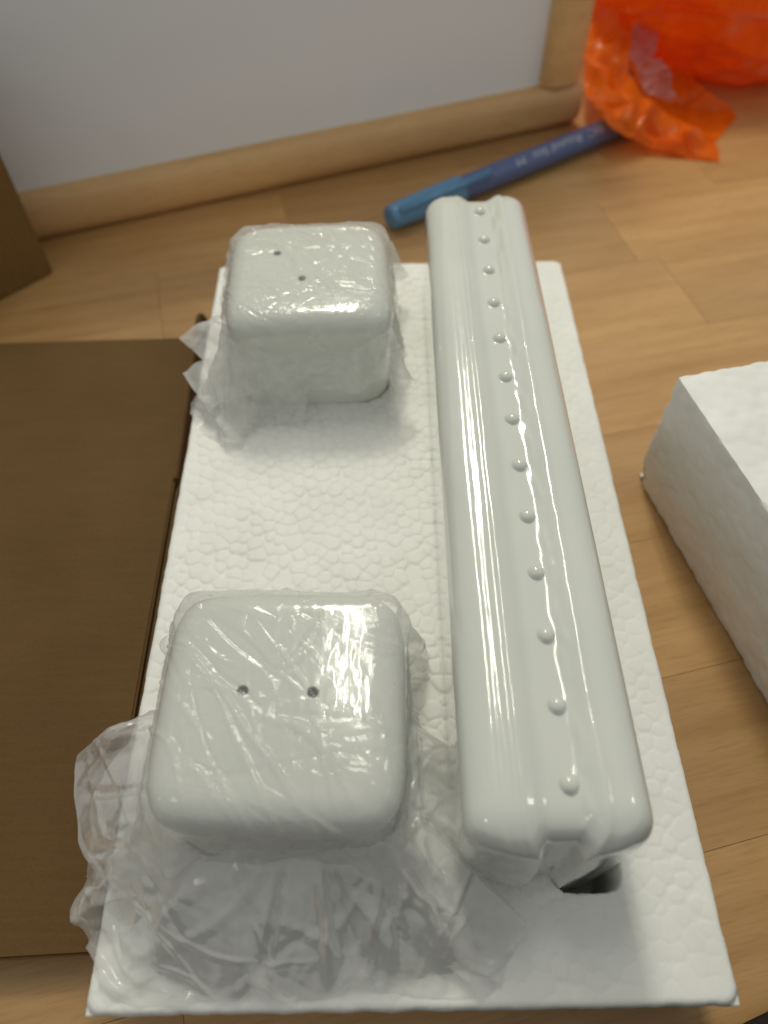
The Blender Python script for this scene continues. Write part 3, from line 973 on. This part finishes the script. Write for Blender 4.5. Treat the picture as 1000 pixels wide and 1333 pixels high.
# ------------------------------------------------------------------ cartons
def sheet(name, corners, thick, parent, nrm=None, round_tip=False, mat=M_CARD, wob=0.0):
    """flat board from a polygon of 3-D corners, extruded against its normal"""
    bm = bmesh.new()
    vs = [bm.verts.new(p) for p in corners]
    f = bm.faces.new(vs)
    bm.normal_update()
    n = f.normal.copy() if nrm is None else Vector(nrm)
    r = bmesh.ops.extrude_face_region(bm, geom=[f])
    for g in r['geom']:
        if isinstance(g, bmesh.types.BMVert): g.co -= n * thick
    bmesh.ops.recalc_face_normals(bm, faces=bm.faces)
    bmesh.ops.bevel(bm, geom=[e for e in bm.edges if e.calc_face_angle(0) > 0.5], offset=thick * 0.28, segments=2, affect='EDGES')
    if wob:
        bmesh.ops.subdivide_edges(bm, edges=bm.edges[:], cuts=3, use_grid_fill=True)
        for v in bm.verts:
            v.co += n * wob * mnoise.noise(v.co * 22)
    return obj(name, bm, mat, parent, smooth=False)

carton = empty('cardboard_carton', (0, 0, 0))
CZ = -0.022
sheet('top_panel', [(-0.0104, 0.2506, CZ), (-0.30, 0.2450, CZ), (-0.30, 0.0035, CZ), (-0.0080, 0.0137, CZ)], 0.0024, carton, (0, 0, 1))
sheet('front_panel', [(-0.0092, 0.0155, CZ - 0.0026), (-0.298, 0.0056, CZ - 0.0026), (-0.298, 0.0056, ZF), (-0.0092, 0.0155, ZF)], 0.0022, carton, (0, -1, 0))
sheet('side_panel', [(-0.0060, 0.0180, ZF), (-0.0060, 0.0180, CZ - 0.0028), (-0.0085, 0.2500, CZ - 0.0028), (-0.0085, 0.2500, ZF)], 0.0022, carton, (1, 0, 0))
tip = []
for k in range(9):
    a = math.pi / 2 * k / 8
    tip.append((-0.0085 + 0.0010 * k / 8, 0.2510 + 0.0110 * math.sin(a), CZ + 0.0105 - 0.018 * (1 - math.cos(a))))
flp = [(-0.0085, 0.1700, ZF + 0.001), (-0.0085, 0.1700, CZ + 0.001)] + tip + [(-0.0075, 0.2620, ZF + 0.001)]
sheet('side_flap', flp, 0.0018, carton, (1, 0, 0))
sheet('back_panel', [(-0.0130, 0.2480, CZ - 0.0026), (-0.298, 0.2428, CZ - 0.0026), (-0.298, 0.2428, ZF), (-0.0130, 0.2480, ZF)], 0.0022, carton, (0, 1, 0))
tag(carton, 'flat brown cardboard carton lying on the floor along the left side of the tray', 'carton')

box2 = empty('cardboard_box', (0, 0, 0))
e0 = np.array([-0.0941, 0.3108]); d1 = np.array([-0.0210, -0.0214]); d1 = d1 / np.linalg.norm(d1); d2 = np.array([-0.93, 0.36])
p1 = e0 + d1 * 0.085; p2 = e0 + d2 * 0.13; p3 = p1 + d2 * 0.13
HB2 = 0.075
def wall(name, a, b, n):
    sheet(name, [(a[0], a[1], ZF + 0.0003), (b[0], b[1], ZF + 0.0003), (b[0], b[1], HB2), (a[0], a[1], HB2)], 0.0024, box2, n, mat=M_CARD2)
n1 = (-d1[1] * -1, d1[0] * -1)
wall('front_panel', e0, p1, (0.714, -0.70, 0))
wall('side_panel', e0 + np.array([-0.0035, 0.0005]), p2, (0.36, 0.93, 0))
wall('side_panel', p1 + np.array([-0.0035, 0.0]), p3, (-0.36, -0.93, 0))
tag(box2, 'upright brown cardboard box, just a corner showing at the left edge before the framed board', 'box')

# ------------------------------------------------------------------ orange bag
def build_orange():
    root = empty('orange_bag', (0.25, 0.46, ZF))
    base = np.array(root.location)
    # stuffed body
    nu, nv = 260, 150
    th = np.linspace(0, 2 * math.pi, nu, endpoint=False); ph = np.linspace(0.02, math.pi - 0.02, nv)
    T, PH = np.meshgrid(th, ph, indexing='ij')
    D = np.stack([np.cos(T) * np.sin(PH), np.sin(T) * np.sin(PH), np.cos(PH)], -1)
    r = 1 + 0.16 * vnoise(D[::2, ::2], 0.8, 2).repeat(2, 0).repeat(2, 1)[:nu, :nv]
    cr = creases(D, 150, 0.09, 0.55, 8)
    cr2 = creases(D, 300, 0.035, 0.25, 9)
    P = D * (r + 0.022 * np.maximum(cr, -0.1) + 0.008 * np.maximum(cr2, -0.15))[..., None] * np.array([0.100, 0.080, 0.056]) + np.array([0.306, 0.535, 0.022])
    P[..., 2] = np.maximum(P[..., 2], ZF + 0.0008)
    obj('body', grid_mesh('body', P - base, True), M_ORANGE, root)
    # open mouth: loose film sweeping down to the floor in front
    outer = np.array([(0.2030, 0.560, 0.030), (0.2015, 0.535, 0.014), (0.1985, 0.500, -0.002), (0.1952, 0.4540, -0.018), (0.1985, 0.4065, -0.0120),
                      (0.2280, 0.4115, -0.0280), (0.2500, 0.4060, -0.0308), (0.2670, 0.4020, -0.0306)])
    inner = np.array([(0.2500, 0.545, 0.020), (0.2390, 0.515, 0.012), (0.2250, 0.485, 0.002), (0.2195, 0.462, -0.004), (0.2230, 0.4430, -0.009),
                      (0.2420, 0.4380, -0.022), (0.2560, 0.4330, -0.026), (0.2680, 0.4200, -0.029)])
    n, m = 220, 70
    t = np.linspace(0, 7, n)
    O = np.stack([np.interp(t, range(8), outer[:, k]) for k in range(3)], -1)
    I = np.stack([np.interp(t, range(8), inner[:, k]) for k in range(3)], -1)
    for _ in range(60):
        O[1:-1] = (O[:-2] + O[2:] + 2 * O[1:-1]) / 4; I[1:-1] = (I[:-2] + I[2:] + 2 * I[1:-1]) / 4
    w = np.linspace(0, 1, m)[None, :, None]
    S = O[:, None] * (1 - w) + I[:, None] * w
    bul = np.sin(w[..., 0] * math.pi) ** 0.7
    cr = 1.2 * creases(S, 34, 0.0055, 0.08, 31) + 0.35 * creases(S, 40, 0.0018, 0.03, 32)
    big = vnoise(S, 0.02, 3)
    S[..., 2] += 0.0015 * bul * np.ones((n, 1)) + (0.0034 * cr + 0.003 * big) * (0.25 + bul)
    S[..., 1] -= 0.004 * bul
    S[..., 2] = np.maximum(S[..., 2], ZF + 0.0008)
    obj('rim_film', grid_mesh('rim_film', S - base), M_ORANGE, root)
    # inner fold joining the rim to the body
    J = np.array([(0.300, 0.575, 0.020), (0.290, 0.545, -0.002), (0.276, 0.512, -0.014), (0.268, 0.490, -0.020), (0.270, 0.476, -0.024), (0.280, 0.466, -0.027), (0.290, 0.462, -0.029), (0.292, 0.452, -0.030)])
    J = np.stack([np.interp(t, range(8), J[:, k]) for k in range(3)], -1)
    S = I[:, None] * (1 - w) + J[:, None] * w
    cr = creases(S, 60, 0.006, 0.03, 41)
    S[..., 2] += 0.0020 * cr - 0.010 * np.sin(w[..., 0] * math.pi)
    S[..., 2] = np.maximum(S[..., 2], ZF + 0.0008)
    obj('inner_film', grid_mesh('inner_film', S - base), M_ORANGE, root)
    tag(root, 'crumpled orange plastic carrier bag with open mouth on the floor at the upper right', 'plastic bag')
    # clear wrapper poking out of the mouth
    wr = empty('plastic_wrapper', (0.24, 0.46, -0.02))
    for k, (q, sd) in enumerate([([(0.2230, 0.4800, 0.010), (0.2400, 0.4900, 0.012), (0.2360, 0.4610, -0.002), (0.2215, 0.4640, -0.003)], 51),
                  ([(0.2225, 0.4600, -0.002), (0.2370, 0.4600, 0.000), (0.2470, 0.4405, -0.013), (0.2270, 0.4455, -0.012)], 52)]):
        film_flap(wr, q, sd, M_WRAP, 'film_fold', 0.004, 0.0018)
    tag(wr, 'clear crumpled wrapper showing in the mouth of the orange bag', 'wrapper')
build_orange()

# ------------------------------------------------------------------ dark cloth in the near right corner, unseen bulk added for shade
def build_cloth():
    n, m = 150, 90
    ang = R(19)
    e = np.array([0.1578, -0.0056]); d = np.array([math.cos(ang), math.sin(ang)]); q = np.array([math.sin(ang), -math.cos(ang)])
    u = np.linspace(-0.42, 0.40, n)[:, None]
    ph = np.linspace(0, math.pi, m)[None, :]          # a soft roll enlarged out of view to block light, 0.2 deep
    rad = 0.085
    off = rad * 1.15 * (1 - np.cos(ph)) ; hgt = rad * 1.35 * np.sin(ph) ** 0.8
    base = np.stack([e[0] + d[0] * u + q[0] * off, e[1] + d[1] * u + q[1] * off, hgt + 0 * u], -1)
    wr = vnoise(base[::2, ::2], 0.05, 6).repeat(2, 0).repeat(2, 1)[:n, :m]
    k = np.sin(ph) ** 0.7
    cre = creases(base, 40, 0.02, 0.10, 77)
    base[..., 2] += ZF + 0.0012 + (0.008 * wr + 0.004 * cre) * k
    o = obj('dark_cloth', grid_mesh('dark_cloth', base), M_CLOTH)
    md = o.modifiers.new('thick', 'SOLIDIFY'); md.thickness = 0.001
    tag(o, 'charcoal fabric at the lower right corner, its unseen bulk enlarged to shade the tray front', 'cloth')
build_cloth()
